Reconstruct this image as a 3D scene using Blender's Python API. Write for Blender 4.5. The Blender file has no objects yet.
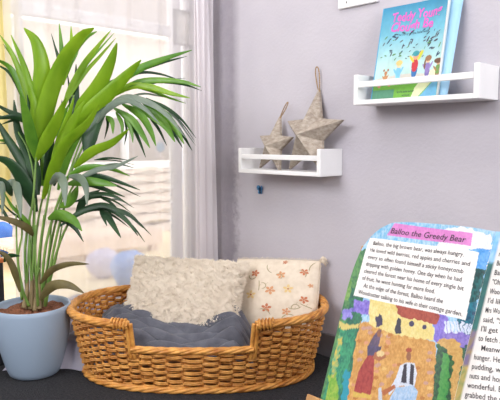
import bpy, math, random
import numpy as np
from mathutils import Vector, Matrix
random.seed(4); rng = np.random.default_rng(4)
PI = math.pi
SC = bpy.context.scene
COL = SC.collection

# ------------------------------------------------------------ camera
F, YAW, PIT = 583.5, math.radians(46.5), math.radians(5.7)
CAM = np.array([1.750, -1.609, 0.768])
FW = np.array([-math.sin(YAW)*math.cos(PIT), math.cos(YAW)*math.cos(PIT), -math.sin(PIT)])
RT = np.array([math.cos(YAW), math.sin(YAW), 0.0])
UP = np.cross(RT, FW)
RH = RT.copy(); FH = np.array([-math.sin(YAW), math.cos(YAW), 0.0])
def ray(px, py): return FW + RT*(px-250)/F - UP*(py-200)/F
def at(px, py, z): return CAM + ray(px, py)*z                      # pixel of the survey + distance -> point
def onplane(px, py, p0, n):
    d = ray(px, py); t = np.dot(np.array(p0)-CAM, n)/np.dot(d, n); return CAM + d*t
def proj(P):
    d = np.asarray(P)-CAM; z = d@FW
    return 250+F*(d@RT)/z, 200-F*(d@UP)/z

# ------------------------------------------------------------ helpers
def lin(c):
    return tuple(((x/255)/12.92 if x/255 <= .04045 else ((x/255+.055)/1.055)**2.4) for x in c)
def mat(name, c, c2=None, rough=.6, scale=20, bump=0, bscale=None, metal=0, detail=4, sheen=0, trans=0, stretch=None, spec=.5, sss=0):
    m = bpy.data.materials.new(name); m.use_nodes = True
    nt = m.node_tree; N = nt.nodes; b = N['Principled BSDF']
    b.inputs['Roughness'].default_value = rough; b.inputs['Metallic'].default_value = metal
    b.inputs['Specular IOR Level'].default_value = spec
    if sheen: b.inputs['Sheen Weight'].default_value = sheen
    tc = N.new('ShaderNodeTexCoord'); src = tc.outputs['Object']
    if stretch:
        mp = N.new('ShaderNodeMapping'); mp.inputs['Scale'].default_value = stretch
        nt.links.new(src, mp.inputs['Vector']); src = mp.outputs['Vector']
    nz = N.new('ShaderNodeTexNoise'); nz.inputs['Scale'].default_value = scale; nz.inputs['Detail'].default_value = detail
    nt.links.new(src, nz.inputs['Vector'])
    cr = N.new('ShaderNodeValToRGB')
    cr.color_ramp.elements[0].position = .3; cr.color_ramp.elements[1].position = .7
    cr.color_ramp.elements[0].color = (*lin(c), 1); cr.color_ramp.elements[1].color = (*lin(c2 or c), 1)
    nt.links.new(nz.outputs['Fac'], cr.inputs['Fac'])
    nt.links.new(cr.outputs['Color'], b.inputs['Base Color'])
    if bump:
        n2 = N.new('ShaderNodeTexNoise'); n2.inputs['Scale'].default_value = bscale or scale*3; n2.inputs['Detail'].default_value = 5
        nt.links.new(src, n2.inputs['Vector'])
        bp = N.new('ShaderNodeBump'); bp.inputs['Strength'].default_value = bump; bp.inputs['Distance'].default_value = .01
        nt.links.new(n2.outputs['Fac'], bp.inputs['Height']); nt.links.new(bp.outputs['Normal'], b.inputs['Normal'])
    if trans:                                                      # thin leaf / cloth letting light through
        tr = N.new('ShaderNodeBsdfTranslucent'); nt.links.new(cr.outputs['Color'], tr.inputs['Color'])
        mx = N.new('ShaderNodeMixShader'); mx.inputs[0].default_value = trans
        nt.links.new(b.outputs[0], mx.inputs[1]); nt.links.new(tr.outputs[0], mx.inputs[2])
        nt.links.new(mx.outputs[0], N['Material Output'].inputs[0])
    return m
def mat_attr(name, rough=.45, bump=0):
    m = bpy.data.materials.new(name); m.use_nodes = True
    N = m.node_tree.nodes; b = N['Principled BSDF']; b.inputs['Roughness'].default_value = rough
    a = N.new('ShaderNodeVertexColor'); a.layer_name = 'paint'
    m.node_tree.links.new(a.outputs['Color'], b.inputs['Base Color'])
    return m
class MB:
    def __init__(s): s.v = []; s.f = []; s.mi = []
    def add(s, vs, fs, mi=0):
        o = len(s.v); s.v += [tuple(float(x) for x in p) for p in vs]
        s.f += [tuple(i+o for i in f) for f in fs]; s.mi += [mi]*len(fs)
    def box(s, a, b, mi=0, M=None):
        x0, y0, z0 = a; x1, y1, z1 = b
        vs = [(x0,y0,z0),(x1,y0,z0),(x1,y1,z0),(x0,y1,z0),(x0,y0,z1),(x1,y0,z1),(x1,y1,z1),(x0,y1,z1)]
        if M is not None: vs = [M(p) for p in vs]
        s.add(vs, [(0,3,2,1),(4,5,6,7),(0,1,5,4),(1,2,6,5),(2,3,7,6),(3,0,4,7)], mi)
    def tube(s, pts, rad, n=8, closed=False, mi=0, caps=True):
        P = [np.array(p, float) for p in pts]; m = len(P)
        rads = rad if hasattr(rad, '__len__') else [rad]*m
        T = []
        for i in range(m):
            a = P[(i-1) % m] if (closed or i > 0) else P[0]; b = P[(i+1) % m] if (closed or i < m-1) else P[-1]
            t = b-a; T.append(t/(np.linalg.norm(t)+1e-12))
        up = np.array([0,0,1.]) if abs(T[0][2]) < .9 else np.array([1.,0,0])
        vs = []; nn = None
        for i in range(m):
            if nn is None: nn = np.cross(T[i], up)
            nn = nn - T[i]*np.dot(nn, T[i]); nn /= (np.linalg.norm(nn)+1e-12); bb = np.cross(T[i], nn)
            for k in range(n):
                a = 2*PI*k/n; vs.append(P[i]+(nn*math.cos(a)+bb*math.sin(a))*rads[i])
        fs = []
        for i in range(m if closed else m-1):
            j = (i+1) % m
            for k in range(n):
                k2 = (k+1) % n; fs.append((i*n+k, j*n+k, j*n+k2, i*n+k2))
        if caps and not closed:
            fs.append(tuple(range(n))); fs.append(tuple((m-1)*n+k for k in reversed(range(n))))
        s.add(vs, fs, mi)
    def grid(s, fn, nu, nv, mi=0, closeu=False):
        vs = [fn(i/(nu if closeu else nu-1), j/(nv-1)) for j in range(nv) for i in range(nu)]
        fs = []
        for j in range(nv-1):
            for i in range(nu if closeu else nu-1):
                i2 = (i+1) % nu; fs.append((j*nu+i, j*nu+i2, (j+1)*nu+i2, (j+1)*nu+i))
        s.add(vs, fs, mi)
    def lathe(s, prof, c, n=48, mi=0):
        s.grid(lambda u, v: (c[0]+prof[round(v*(len(prof)-1))][0]*math.cos(2*PI*u), c[1]+prof[round(v*(len(prof)-1))][0]*math.sin(2*PI*u), c[2]+prof[round(v*(len(prof)-1))][1]), n, len(prof), mi, True)
    def build(s, name, mats, parent=None, smooth=True, bevel=0, solid=0, origin=None, angle=40, sub=0, offs=-1):
        me = bpy.data.meshes.new(name)
        vs = s.v
        me.from_pydata(vs, [], s.f)
        for m in (mats if isinstance(mats, (list, tuple)) else [mats]): me.materials.append(m)
        me.polygons.foreach_set('material_index', s.mi); me.polygons.foreach_set('use_smooth', [smooth]*len(s.f)); me.update()
        o = bpy.data.objects.new(name, me); COL.objects.link(o)
        if origin is not None:
            me.transform(Matrix.Translation(-Vector(origin))); o.location = origin
        if parent is not None:
            o.parent = parent
            if origin is None: o.matrix_parent_inverse = parent_inv(parent)
            else: o.matrix_parent_inverse = parent_inv(parent)
        if solid:
            md = o.modifiers.new('solid', 'SOLIDIFY'); md.thickness = solid; md.offset = offs
        if bevel:
            md = o.modifiers.new('bevel', 'BEVEL'); md.width = bevel; md.segments = 2; md.limit_method = 'ANGLE'; md.angle_limit = math.radians(angle)
        if sub:
            md = o.modifiers.new('sub', 'SUBSURF'); md.levels = sub; md.render_levels = sub
        return o
def world_m(o):
    return (world_m(o.parent) @ o.matrix_parent_inverse if o.parent else Matrix.Identity(4)) @ Matrix.LocRotScale(o.location, o.rotation_euler, o.scale)
def parent_inv(p): return world_m(p).inverted()
def tag(o, label=None, cat=None, group=None, kind=None):
    if label: o['label'] = label
    if cat: o['category'] = cat
    if group: o['group'] = group
    if kind: o['kind'] = kind
    return o
def empty(name, loc, label, cat, group=None):
    o = bpy.data.objects.new(name, None); COL.objects.link(o); o.location = loc; o.empty_display_size = .05
    return tag(o, label, cat, group)
def spline(pts, n):
    P = np.array(pts, float); m = len(P); out = []
    if m == 2: return [P[0]+(P[1]-P[0])*i/(n-1) for i in range(n)]
    for i in range(n):
        t = i/(n-1)*(m-1); k = min(int(t), m-2); u = t-k
        p0 = P[k-1] if k > 0 else 2*P[0]-P[1]; p3 = P[k+2] if k+2 < m else 2*P[-1]-P[-2]; p1, p2 = P[k], P[k+1]
        out.append(.5*((2*p1)+(-p0+p2)*u+(2*p0-5*p1+4*p2-p3)*u*u+(-p0+3*p1-3*p2+p3)*u**3))
    return out
def paint(me, cols):
    a = me.color_attributes.new('paint', 'FLOAT_COLOR', 'POINT')
    c = np.ones((len(me.vertices), 4), np.float32); c[:, :3] = cols; a.data.foreach_set('color', c.ravel())
def text_geo(body, shear=0, bold=0):
    cu = bpy.data.curves.new('t', 'FONT'); cu.body = body; cu.size = 1; cu.shear = shear; cu.offset = bold; cu.resolution_u = 2
    o = bpy.data.objects.new('t', cu); COL.objects.link(o)
    dg = bpy.context.evaluated_depsgraph_get(); me = bpy.data.meshes.new_from_object(o.evaluated_get(dg))
    v = np.array([p.co[:] for p in me.vertices]); f = [tuple(p.vertices) for p in me.polygons]
    bpy.data.objects.remove(o); bpy.data.curves.remove(cu); bpy.data.meshes.remove(me)
    return v, f
def vnoise(x, y, seed=0):
    xi = np.floor(x).astype(int); yi = np.floor(y).astype(int); fx = x-xi; fy = y-yi
    fx = fx*fx*(3-2*fx); fy = fy*fy*(3-2*fy)
    def h(a, b):
        n = np.sin(a*127.1+b*311.7+seed*74.7)*43758.5453; return n-np.floor(n)
    return (h(xi,yi)*(1-fx)+h(xi+1,yi)*fx)*(1-fy)+(h(xi,yi+1)*(1-fx)+h(xi+1,yi+1)*fx)*fy

# ------------------------------------------------------------ the room
XW = -0.31                                                        # inner face of the window wall
def wall_material():
    m = mat('wall_paint', (194,189,197), (200,195,202), rough=.75, scale=6, bump=.12, bscale=90)
    nt = m.node_tree; N = nt.nodes; L = nt.links; b = N['Principled BSDF']
    old = b.inputs['Base Color'].links[0].from_socket
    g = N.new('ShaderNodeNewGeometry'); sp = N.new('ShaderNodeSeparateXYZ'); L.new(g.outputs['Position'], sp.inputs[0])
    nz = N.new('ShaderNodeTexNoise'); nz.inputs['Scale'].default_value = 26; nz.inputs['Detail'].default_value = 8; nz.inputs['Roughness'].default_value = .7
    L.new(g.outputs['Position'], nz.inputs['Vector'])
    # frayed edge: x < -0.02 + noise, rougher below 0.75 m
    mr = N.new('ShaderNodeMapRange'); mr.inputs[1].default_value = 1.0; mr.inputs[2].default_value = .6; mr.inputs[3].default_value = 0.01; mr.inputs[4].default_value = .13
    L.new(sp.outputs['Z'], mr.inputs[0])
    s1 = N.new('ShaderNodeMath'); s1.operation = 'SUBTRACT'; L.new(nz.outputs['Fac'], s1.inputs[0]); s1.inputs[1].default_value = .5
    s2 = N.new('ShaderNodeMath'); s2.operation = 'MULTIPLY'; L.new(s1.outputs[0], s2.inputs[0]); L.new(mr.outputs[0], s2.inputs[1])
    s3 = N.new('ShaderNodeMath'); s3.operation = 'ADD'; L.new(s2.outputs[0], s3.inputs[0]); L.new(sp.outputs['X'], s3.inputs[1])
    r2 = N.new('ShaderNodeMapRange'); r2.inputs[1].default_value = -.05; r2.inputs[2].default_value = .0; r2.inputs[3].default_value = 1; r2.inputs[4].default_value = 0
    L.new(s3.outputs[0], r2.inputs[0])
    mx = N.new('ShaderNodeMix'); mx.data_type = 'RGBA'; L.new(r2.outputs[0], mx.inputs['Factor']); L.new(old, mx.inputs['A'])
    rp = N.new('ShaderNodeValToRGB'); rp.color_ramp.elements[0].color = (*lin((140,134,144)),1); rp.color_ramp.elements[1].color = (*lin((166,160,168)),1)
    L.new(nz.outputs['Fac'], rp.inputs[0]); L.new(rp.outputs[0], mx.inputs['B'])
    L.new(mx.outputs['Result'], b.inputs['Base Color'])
    return m
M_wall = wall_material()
M_white = mat('white_paint', (240,239,238), (246,245,244), rough=.4, scale=8)
M_ceil = mat('ceiling_paint', (235,232,230), rough=.8)
M_skirt = mat('grey_skirting', (118,116,120), (128,126,130), rough=.45, scale=10)
M_carpet = mat('black_carpet', (24,24,27), (56,56,60), rough=.95, scale=140, bump=.9, bscale=260, stretch=(1,1,1))
RX, RY, RZ = 3.4, -3.4, 2.4
def room():
    def st(name, a, b, m, **k):
        q = MB(); q.box(a, b); o = q.build(name, m, smooth=False, **k); tag(o, kind='structure'); return o
    st('floor', (XW-.15, RY-.1, -.1), (RX+.1, .1, 0), M_carpet)
    st('ceiling', (XW-.15, RY-.1, RZ), (RX+.1, .1, RZ+.1), M_ceil)
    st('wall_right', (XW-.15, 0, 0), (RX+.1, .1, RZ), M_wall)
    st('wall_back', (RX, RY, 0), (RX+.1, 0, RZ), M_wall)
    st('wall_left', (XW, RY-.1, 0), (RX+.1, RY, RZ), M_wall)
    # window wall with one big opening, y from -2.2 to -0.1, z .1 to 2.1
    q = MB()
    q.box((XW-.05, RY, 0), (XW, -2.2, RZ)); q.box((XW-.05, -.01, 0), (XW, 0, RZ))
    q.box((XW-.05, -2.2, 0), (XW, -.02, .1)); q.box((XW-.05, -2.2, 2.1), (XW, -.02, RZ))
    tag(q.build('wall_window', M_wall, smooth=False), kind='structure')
    st('baseboard_right', (.0, -.014, 0), (RX, 0, .085), M_skirt, bevel=.003)
    # window frame: jambs, mullions, transom, glass
    w = MB(); xf0, xf1 = XW-.045, XW-.008
    def my(px): return onplane(px, 150, (XW-.05, 0, 0), np.array([1,0,0]))[1]
    zb = onplane(100, 22, (XW-.05,0,0), np.array([1,0,0]))[2]
    for y in (-2.18, my(20), my(170), -.019): w.box((xf0, y-.012, .1), (xf1, y+.012, 2.1))
    w.box((xf0+.003, -2.188, .101), (xf1-.003, -.022, .15)); w.box((xf0+.003, -2.188, 2.05), (xf1-.003, -.022, 2.099))
    w.box((xf0+.004, -2.185, zb-.022), (xf1-.004, my(170), zb+.022))
    o = w.build('window_1', M_white, smooth=False, bevel=.004); tag(o, kind='structure')
    gm = bpy.data.materials.new('window_glass'); gm.use_nodes = True; N = gm.node_tree.nodes; N.remove(N['Principled BSDF'])
    t = N.new('ShaderNodeBsdfTransparent'); g = N.new('ShaderNodeBsdfGlossy'); g.inputs['Roughness'].default_value = .02
    fr = N.new('ShaderNodeFresnel'); fr.inputs[0].default_value = 1.35; mx = N.new('ShaderNodeMixShader')
    gm.node_tree.links.new(fr.outputs[0], mx.inputs[0]); gm.node_tree.links.new(t.outputs[0], mx.inputs[1]); gm.node_tree.links.new(g.outputs[0], mx.inputs[2])
    gm.node_tree.links.new(mx.outputs[0], N['Material Output'].inputs[0])
    gl = MB(); gl.box((XW-.030, -2.165, .145), (XW-.026, -.04, 2.055)); gl.build('pane', gm, parent=o, smooth=False)
room()

# ------------------------------------------------------------ outside, seen through the sheer
def outside():
    mb_ = bpy.data.materials.new('outside_brick'); mb_.use_nodes = True; N = mb_.node_tree.nodes; L = mb_.node_tree.links
    br = N.new('ShaderNodeTexBrick'); br.inputs['Color1'].default_value = (*lin((176,116,96)),1); br.inputs['Color2'].default_value = (*lin((196,140,116)),1)
    br.inputs['Mortar'].default_value = (*lin((218,206,194)),1); br.inputs['Scale'].default_value = 3.2; br.inputs['Mortar Size'].default_value = .025
    tc = N.new('ShaderNodeTexCoord'); mp = N.new('ShaderNodeMapping'); mp.inputs['Rotation'].default_value = (PI/2, 0, PI/2)
    L.new(tc.outputs['Object'], mp.inputs[0]); L.new(mp.outputs[0], br.inputs[0]); L.new(br.outputs[0], N['Principled BSDF'].inputs['Base Color'])
    N['Principled BSDF'].inputs['Roughness'].default_value = .9
    cream = mat('cream_render', (238,228,205), (245,238,222), scale=3)
    beige = mat('beige_blind', (150,140,132), (160,150,142), scale=4)
    pale = mat('pale_paving', (226,206,160), (236,220,182), scale=6)
    tile = mat('pale_roof_tile', (190,172,154), (214,198,180), scale=9)
    wood = mat('outdoor_timber', (226,200,176), (238,216,196), scale=7, stretch=(1,8,1))
    X = -3.6; n = np.array([1., 0, 0])
    def P(px, py, x=X): return onplane(px, py, (x,0,0), n)
    g = MB(); g.box((-9, -5, -.12), (XW-.16, 9, -.02)); tag(g.build('trim_1', pale, smooth=False), kind='structure'); bpy.data.objects['trim_1'].name = 'ground'
    # the house across the yard
    yL, yR = P(-60, 100)[1], P(300, 100)[1]
    e = empty('house', (X-.3, (yL+yR)/2, -.02), 'pale brick house across the yard, seen washed out through the sheer curtain', 'house')
    w = MB(); w.box((X-.5, yL-1.5, -.02), (X, yR+2, 5)); w.build('brick_wall', mb_, e, smooth=False)
    w = MB(); z0 = P(95, 32)[2]; z1 = P(95, 16)[2]
    w.box((X-.02, yL-1.5, z0), (X+.12, P(166, 30)[1], z1)); w.build('fascia', M_white, e, smooth=False)
    w = MB(); w.box((X-.02, P(22, 20)[1], z1), (X+.05, P(166, 20)[1], z1+1.3)); w.build('window_blind', beige, e, smooth=False)
    w = MB(); w.box((X-.02, P(174, 30)[1], -.02), (X+.04, yR+2, 3.6)); w.build('cream_panel', cream, e, smooth=False)
    w = MB(); w.box((X-.02, P(60, 90)[1], P(100,165)[2]), (X+.05, P(172, 90)[1], P(100,112)[2])); w.build('lower_window', beige, e, smooth=False)
    w = MB(); ym = P(120,100)[1]; w.box((X+.05, ym-.04, P(100,165)[2]), (X+.09, ym+.04, P(100,112)[2])); w.box((X+.051, P(60,90)[1], P(100,118)[2]), (X+.085, P(172,90)[1], P(100,112)[2])); w.build('window_frame', M_white, e, smooth=False)
    # tiled lean-to roof in front of the house
    X2 = -2.5; ya, yb = P(95, 200, X2)[1]-1.5, P(215, 200, X2)[1]+.8
    zt, zbm = P(150, 166, X2-.5)[2], P(150, 236, X2)[2]
    e = empty('lean_to', (X2-.3, (ya+yb)/2, -.02), 'low lean-to with wavy pale clay tiles, outside beyond the sheer curtain', 'shed')
    w = MB(); rows = 7
    for r in range(rows):
        f0, f1 = r/rows, (r+1.12)/rows
        x0, z0 = X2-.5*(1-f0)-.0, zt+(zbm-zt)*f0; x1, z1 = X2-.5*(1-f1)+.03, zt+(zbm-zt)*f1+.03
        w.grid(lambda u, v: (x0+(x1-x0)*v, ya+(yb-ya)*u, z0+(z1-z0)*v+.03*abs(math.sin(u*(yb-ya)/.42*PI+r*1.57))), 220, 3)
    w.build('tile_roof', tile, e)
    w = MB(); w.box((X2-.5, ya, -.02), (X2-.06, yb, zbm-.05)); w.build('base_wall', cream, e, smooth=False)
    w = MB(); w.box((X2-.56, ya, zt-.02), (X2-.44, yb, zt+.05)); w.build('ridge', M_white, e, smooth=False)
    # slatted timber bench
    X3 = -1.75; z0 = P(100, 252, X3)[2]; z1 = P(100, 238, X3)[2]; ya, yb = P(10, 245, X3)[1], P(163, 245, X3)[1]
    e = empty('slatted_bench', (X3, (ya+yb)/2, -.02), 'pale slatted timber bench outside behind the blue bundle', 'bench')
    w = MB(); k = 9
    for i in range(k): w.box((X3-.45+i*.05, ya, z1-.02), (X3-.45+i*.05+.036, yb, z1))
    w.build('seat', wood, e, smooth=False)
    w = MB(); w.box((X3-.02, ya, z0), (X3, yb, z1-.02)); w.build('apron', wood, e, smooth=False)
    for y in (ya+.05, yb-.05):
        for x in (X3-.4, X3-.05):
            w = MB(); w.box((x-.03, y-.03, -.02), (x+.02, y+.03, z1-.02)); w.build('leg', wood, e, smooth=False)
    # soft bundles on the ground just outside
    def blob(name, px, py, rpx, colr, label, cat, x=-.95, sq=.8):
        c = onplane(px, py, (x,0,0), n); d = np.dot(c-CAM, FW); R = rpx/F*d
        m = mat(name+'_cloth', colr, tuple(min(255, k_+14) for k_ in colr), scale=14, bump=.3, trans=.2)
        zc = -.02+R*sq*.95
        s = random.random()*9
        def fn(u, v):
            a = 2*PI*u; b_ = -PI/2+PI*v
            rr = R*(1+.10*math.sin(3*a+s)*math.cos(b_)+.06*math.sin(7*a+4*b_+s))
            return (c[0]+rr*math.cos(b_)*math.cos(a)*.7, c[1]+rr*math.cos(b_)*math.sin(a), c[2]+rr*sq*math.sin(b_))
        q = MB(); q.grid(fn, 28, 16, 0, True)
        # rest it on the ground: a stretched lower half
        q.v = [(x_, y_, z_ if z_ > c[2] else c[2]+(z_-c[2])*max(1, (c[2]+.018)/(R*sq))) for x_, y_, z_ in q.v]
        tag(q.build(name, m), label, cat)
    blob('bundle', 130, 266, 19, (120,165,225), 'bright blue soft bundle outside the window above the basket rim', 'bundle')
    blob('bundle', 104, 262, 17, (205,200,222), 'pale lilac soft bundle left of the blue bundle outside the window', 'bundle', x=-1.25)
    blob('bundle', 1, 230, 10, (70,120,205), 'deep blue bundle at the left edge beyond the sheer curtain', 'bundle', x=-2.3)
    # pale blue disc hanging in the window
    c = P(161, 147, XW-.002); q = MB(); R = .022
    q.grid(lambda u, v: (c[0]+(.004 if v<.5 else -.004)*1, c[1]+R*math.cos(2*PI*u)*min(v,1-v)*2, c[2]+R*math.sin(2*PI*u)*min(v,1-v)*2), 28, 9, 0, True)
    q.tube([(c[0], c[1], c[2]+R), (c[0], c[1], 2.04)], .0006, 5)
    tag(q.build('suncatcher', mat('blue_glass', (110,190,225), (150,215,240), rough=.2, trans=.6)), 'small round pale blue suncatcher hanging in the window', 'ornament')
    # framed notice on the right-hand pane
    x = XW; a = P(174, 13, x); b_ = P(197, 45, x)
    e = empty('framed_picture', (x, (a[1]+b_[1])/2, min(a[2], b_[2])), 'thin grey framed picture against the window, top right behind the sheer', 'picture')
    zc1, zc0 = P(185, 11, x)[2], P(185, 46, x)[2]
    w = MB(); t = .006
    for (p, q_) in (((a[1],zc0),(a[1]+t,zc1)), ((b_[1]-t,zc0),(b_[1],zc1)), ((a[1],zc0),(b_[1],zc0+t)), ((a[1],zc1-t),(b_[1],zc1))): w.box((x-.006, p[0], p[1]), (x+.006, q_[0], q_[1]))
    w.build('frame', mat('grey_frame', (96,92,90)), e, smooth=False)
    w = MB(); w.box((x-.004, a[1]+t, zc0+t), (x+.001, b_[1]-t, zc1-t)); w.build('print', mat('pale_print', (222,222,216), (246,244,240), scale=30, trans=.5), e, smooth=False)
outside()

# ------------------------------------------------------------ sheer curtain and yellow drape
def sheer_material(lo=.56):
    m = bpy.data.materials.new('sheer_voile'); m.use_nodes = True; nt = m.node_tree; N = nt.nodes; L = nt.links; N.remove(N['Principled BSDF'])
    d = N.new('ShaderNodeBsdfDiffuse'); d.inputs[0].default_value = (*lin((246,243,247)), 1)
    tl = N.new('ShaderNodeBsdfTranslucent'); tl.inputs[0].default_value = (*lin((252,248,248)), 1)
    ms = N.new('ShaderNodeMixShader'); ms.inputs[0].default_value = .45; L.new(d.outputs[0], ms.inputs[1]); L.new(tl.outputs[0], ms.inputs[2])
    tp = N.new('ShaderNodeBsdfTransparent'); mx = N.new('ShaderNodeMixShader')
    mx.inputs[0].default_value = lo                                # share of thread against open weave
    L.new(tp.outputs[0], mx.inputs[1]); L.new(ms.outputs[0], mx.inputs[2])
    L.new(mx.outputs[0], N['Material Output'].inputs[0]); return m
M_sheer = sheer_material(); M_gath = sheer_material(.86); M_gath.name = 'gathered_voile'
def curtains():
    n = np.array([1., 0, 0]); xc = -.272
    def xpath(y):                                                # drawn forward where it is gathered at its right end
        k = min(1, max(0, (y+.62)/.55)); return xc+.145*k*k*(3-2*k)
    y0 = onplane(9, 150, (xc,0,0), n)[1]; y1 = onplane(198, 150, (-.13,0,0), n)[1]
    ph = [random.random()*6 for _ in range(6)]
    def wav(y, z):
        return .007*math.sin(y*62+ph[0]+.6*math.sin(z*3))+.005*math.sin(y*29+ph[1]+z*1.2)+.003*math.sin(y*110+ph[2]-z*.7)
    q = MB(); NU, NV = 260, 60
    def fn(u, v):
        y = y0+(y1-y0)*u; z = 2.1*(1-v)
        x = xpath(y)+wav(y, z)*(1+.3*v)
        if z < .3:                                               # bottom billows a little into the room
            k = (1-z/.3); x += .012*k*k*(.6+.4*math.sin(y*23)); 
        return (x, y, max(z, .004))
    q.grid(fn, NU, NV)
    # gathered right end: tight folds, many layers
    yg0, yg1 = y1-.01, -.034
    def fn2(u, v):
        z = 2.1*(1-v); a = u*2*PI*3.5; wq = 1+.12*math.sin(z*2.1+1)-.04*v
        y = yg0+(yg1-yg0)*(u+.02*math.sin(a*2+z))*wq
        y = min(y, -.010)
        return (-.122+.013*math.sin(a+.5*math.sin(z*2))+.006*math.sin(z*3+u*9), y, max(z, .004))
    q.grid(fn2, 150, 40, 1)
    def fn3(u, v):
        z = 2.1*(1-v); a = u*2*PI*4.2+1.3
        return (-.140+.010*math.sin(a+.3*math.sin(z*2)), min(yg0+(yg1-yg0)*(u*.96), -.016), max(z, .004))
    q.grid(fn3, 150, 30, 1)
    cur = q.build('sheer_curtain', [M_sheer, M_gath]); tag(cur, 'long white sheer curtain hanging before the window, gathered at its right end', 'curtain')
    # the hem lying in a heap between pot and basket
    c = at(68, 350, 2.12)
    p = MB()
    def fn4(u, v):
        s = -.17+.34*u; t = -.16+.33*v
        X = c+RH*s+FH*t
        edge = min(1, (1-abs(2*u-1))*5)*min(1, v*10)
        z = .004+edge*(.045+.10*v**1.2*(1-.35*abs(2*u-1))+.030*abs(math.sin(24*s+22*t+2))**.7+.020*abs(math.sin(34*s-31*t))**.7)
        X = X-FH*(.022*abs(math.sin(62*s+9*t+1))**.6+.012*abs(math.sin(110*s-22*t)))*edge*(.4+.6*v)+FH*.012*math.sin(40*s)*(1-v)
        x = max(X[0], -.29)
        return (x, X[1], max(z, .004))
    p.grid(fn4, 60, 44)
    p.build('hem', mat('voile_folded', (196,192,208), (206,202,216), rough=.8, scale=20, sheen=.3, trans=.2), cur, sub=1)
    # yellow drape at the far left, in front of the frame
    q = MB(); ya = onplane(-60, 100, (-.292,0,0), n)[1]; yb = onplane(14, 100, (-.292,0,0), n)[1]; zb = onplane(5, 212, (-.292,0,0), n)[2]
    q.grid(lambda u, v: (-.293+.006*math.sin(u*40)+.003*math.sin(u*17+v*2), ya+(yb-ya)*u*(1-.22*math.sin(PI*min(1,(1-v)*1.6)**1.0)*0-.0)-(.035*(1-math.exp(-((1-v)-.62)**2*60)) if u > .9 else 0)*0, zb+(2.08-zb)*v), 70, 20)
    tag(q.build('yellow_curtain', mat('yellow_cloth', (238,224,150), (244,232,176), rough=.8, scale=10, trans=.5)), 'short pale yellow curtain at the left edge behind the palm', 'curtain')
curtains()

# ------------------------------------------------------------ wall shelves
def make_shelf(x, z, label):
    W, H, D, T = .40, .092, .118, .0155
    e = empty('wall_shelf', (x, 0, z), label, 'shelf', 'white ledge shelves on the wall')
    for sx in (0, W-T):
        q = MB(); q.box((x+sx, -D, z), (x+sx+T, -.0005, z+H)); q.build('end_panel', M_white, e, smooth=False, bevel=.0015)
    q = MB(); q.box((x+T, -D, z), (x+W-T, -.0005, z+.014)); q.build('bottom_board', M_white, e, smooth=False, bevel=.0015)
    q = MB(); q.box((x+T, -D+.001, z+H-.040), (x+W-T, -D+.011, z+H-.022)); q.build('front_rail', M_white, e, smooth=False, bevel=.002)
    return e
XL, ZL = .1144, .6523; XR, ZR = .6435, .8812
make_shelf(XL, ZL, 'lower white ledge shelf on the wall holding two wooden stars')
make_shelf(XR, ZR, 'upper right white ledge shelf on the wall holding a picture book')

# ------------------------------------------------------------ wooden stars
M_starw = mat('whitewashed_wood', (150,136,122), (190,178,164), rough=.8, scale=60, bump=.4, bscale=120, stretch=(1,1,1.6), detail=8)
M_twine = mat('jute_twine', (150,122,90), (182,152,116), rough=.9, scale=150, bump=.4)
def make_star(cx, cz, y, R, depth, lean, rot, label, loopdir, yaw=.17):
    zb = ZL+.014
    e = empty('wooden_star', (cx, y, zb), label, 'star', 'wooden stars on the lower shelf')
    ri = R*.43; vs = []
    for k in range(10):
        a = PI/2+rot+k*PI/5; rr = R if k % 2 == 0 else ri
        vs.append((rr*math.cos(a), 0, rr*math.sin(a)))
    T = .012
    cyw, syw = math.cos(yaw), math.sin(yaw)
    def tf(p):
        x_, yy = p[0]*cyw+p[1]*syw, p[1]*cyw-p[0]*syw; z_ = p[2]+(cz-zb)
        return (cx+x_, y+yy+z_*math.tan(lean), zb+z_)
    V = [tf((x_, -T, z_)) for x_, _, z_ in vs]+[tf((x_, 0, z_)) for x_, _, z_ in vs]+[tf((0, -depth, 0)), tf((0, 0, 0))]
    Fs = []
    for k in range(10):
        j = (k+1) % 10; Fs += [(k, j, 20), (k, 10+k, 10+j, j), (10+j, 10+k, 21)]
    q = MB(); q.add(V, Fs); q.build('star_body', M_starw, e, smooth=False, bevel=.0018, angle=12)
    top = np.array(tf((R*math.cos(PI/2+rot)*.94, -T/2, R*math.sin(PI/2+rot)*.94)))
    L, w, ang = loopdir; d = np.array([math.sin(ang), -.02, math.cos(ang)]); s = np.array([math.cos(ang), 0, -math.sin(ang)])
    pts = []
    for k in range(25):
        a = 2*PI*k/24; h = (1-math.cos(a))/2
        pts.append(top+d*L*h+s*w*math.sin(a)*(.4+.6*h))
    q = MB()
    for ph in (0, PI):
        q.tube([p+np.array([math.cos(i*1.6+ph), math.sin(i*1.6+ph), .3])*.0011 for i, p in enumerate(spline(pts, 70))], .0016, 6)
    q.tube([top-d*.006, top+d*.004], .0042, 8)
    q.build('hanging_loop', M_twine, e)
n_y = np.array([0, 1., 0])
cb = onplane(317, 131, (0,-.035,0), n_y); cs = onplane(275.5, 144, (0,-.05,0), n_y)
make_star(cb[0]-.014, ZL+.014+.127, -.066, .157, .078, .22, math.radians(-1), 'larger whitewashed wooden star with an upright twine loop on the lower shelf', (.088, .011, -.12))
make_star(cs[0]-.004, ZL+.014+.088, -.066, .108, .052, .25, math.radians(-2), 'smaller wooden star, left of the larger one, its twine loop leaning right', (.068, .006, .62))

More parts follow.
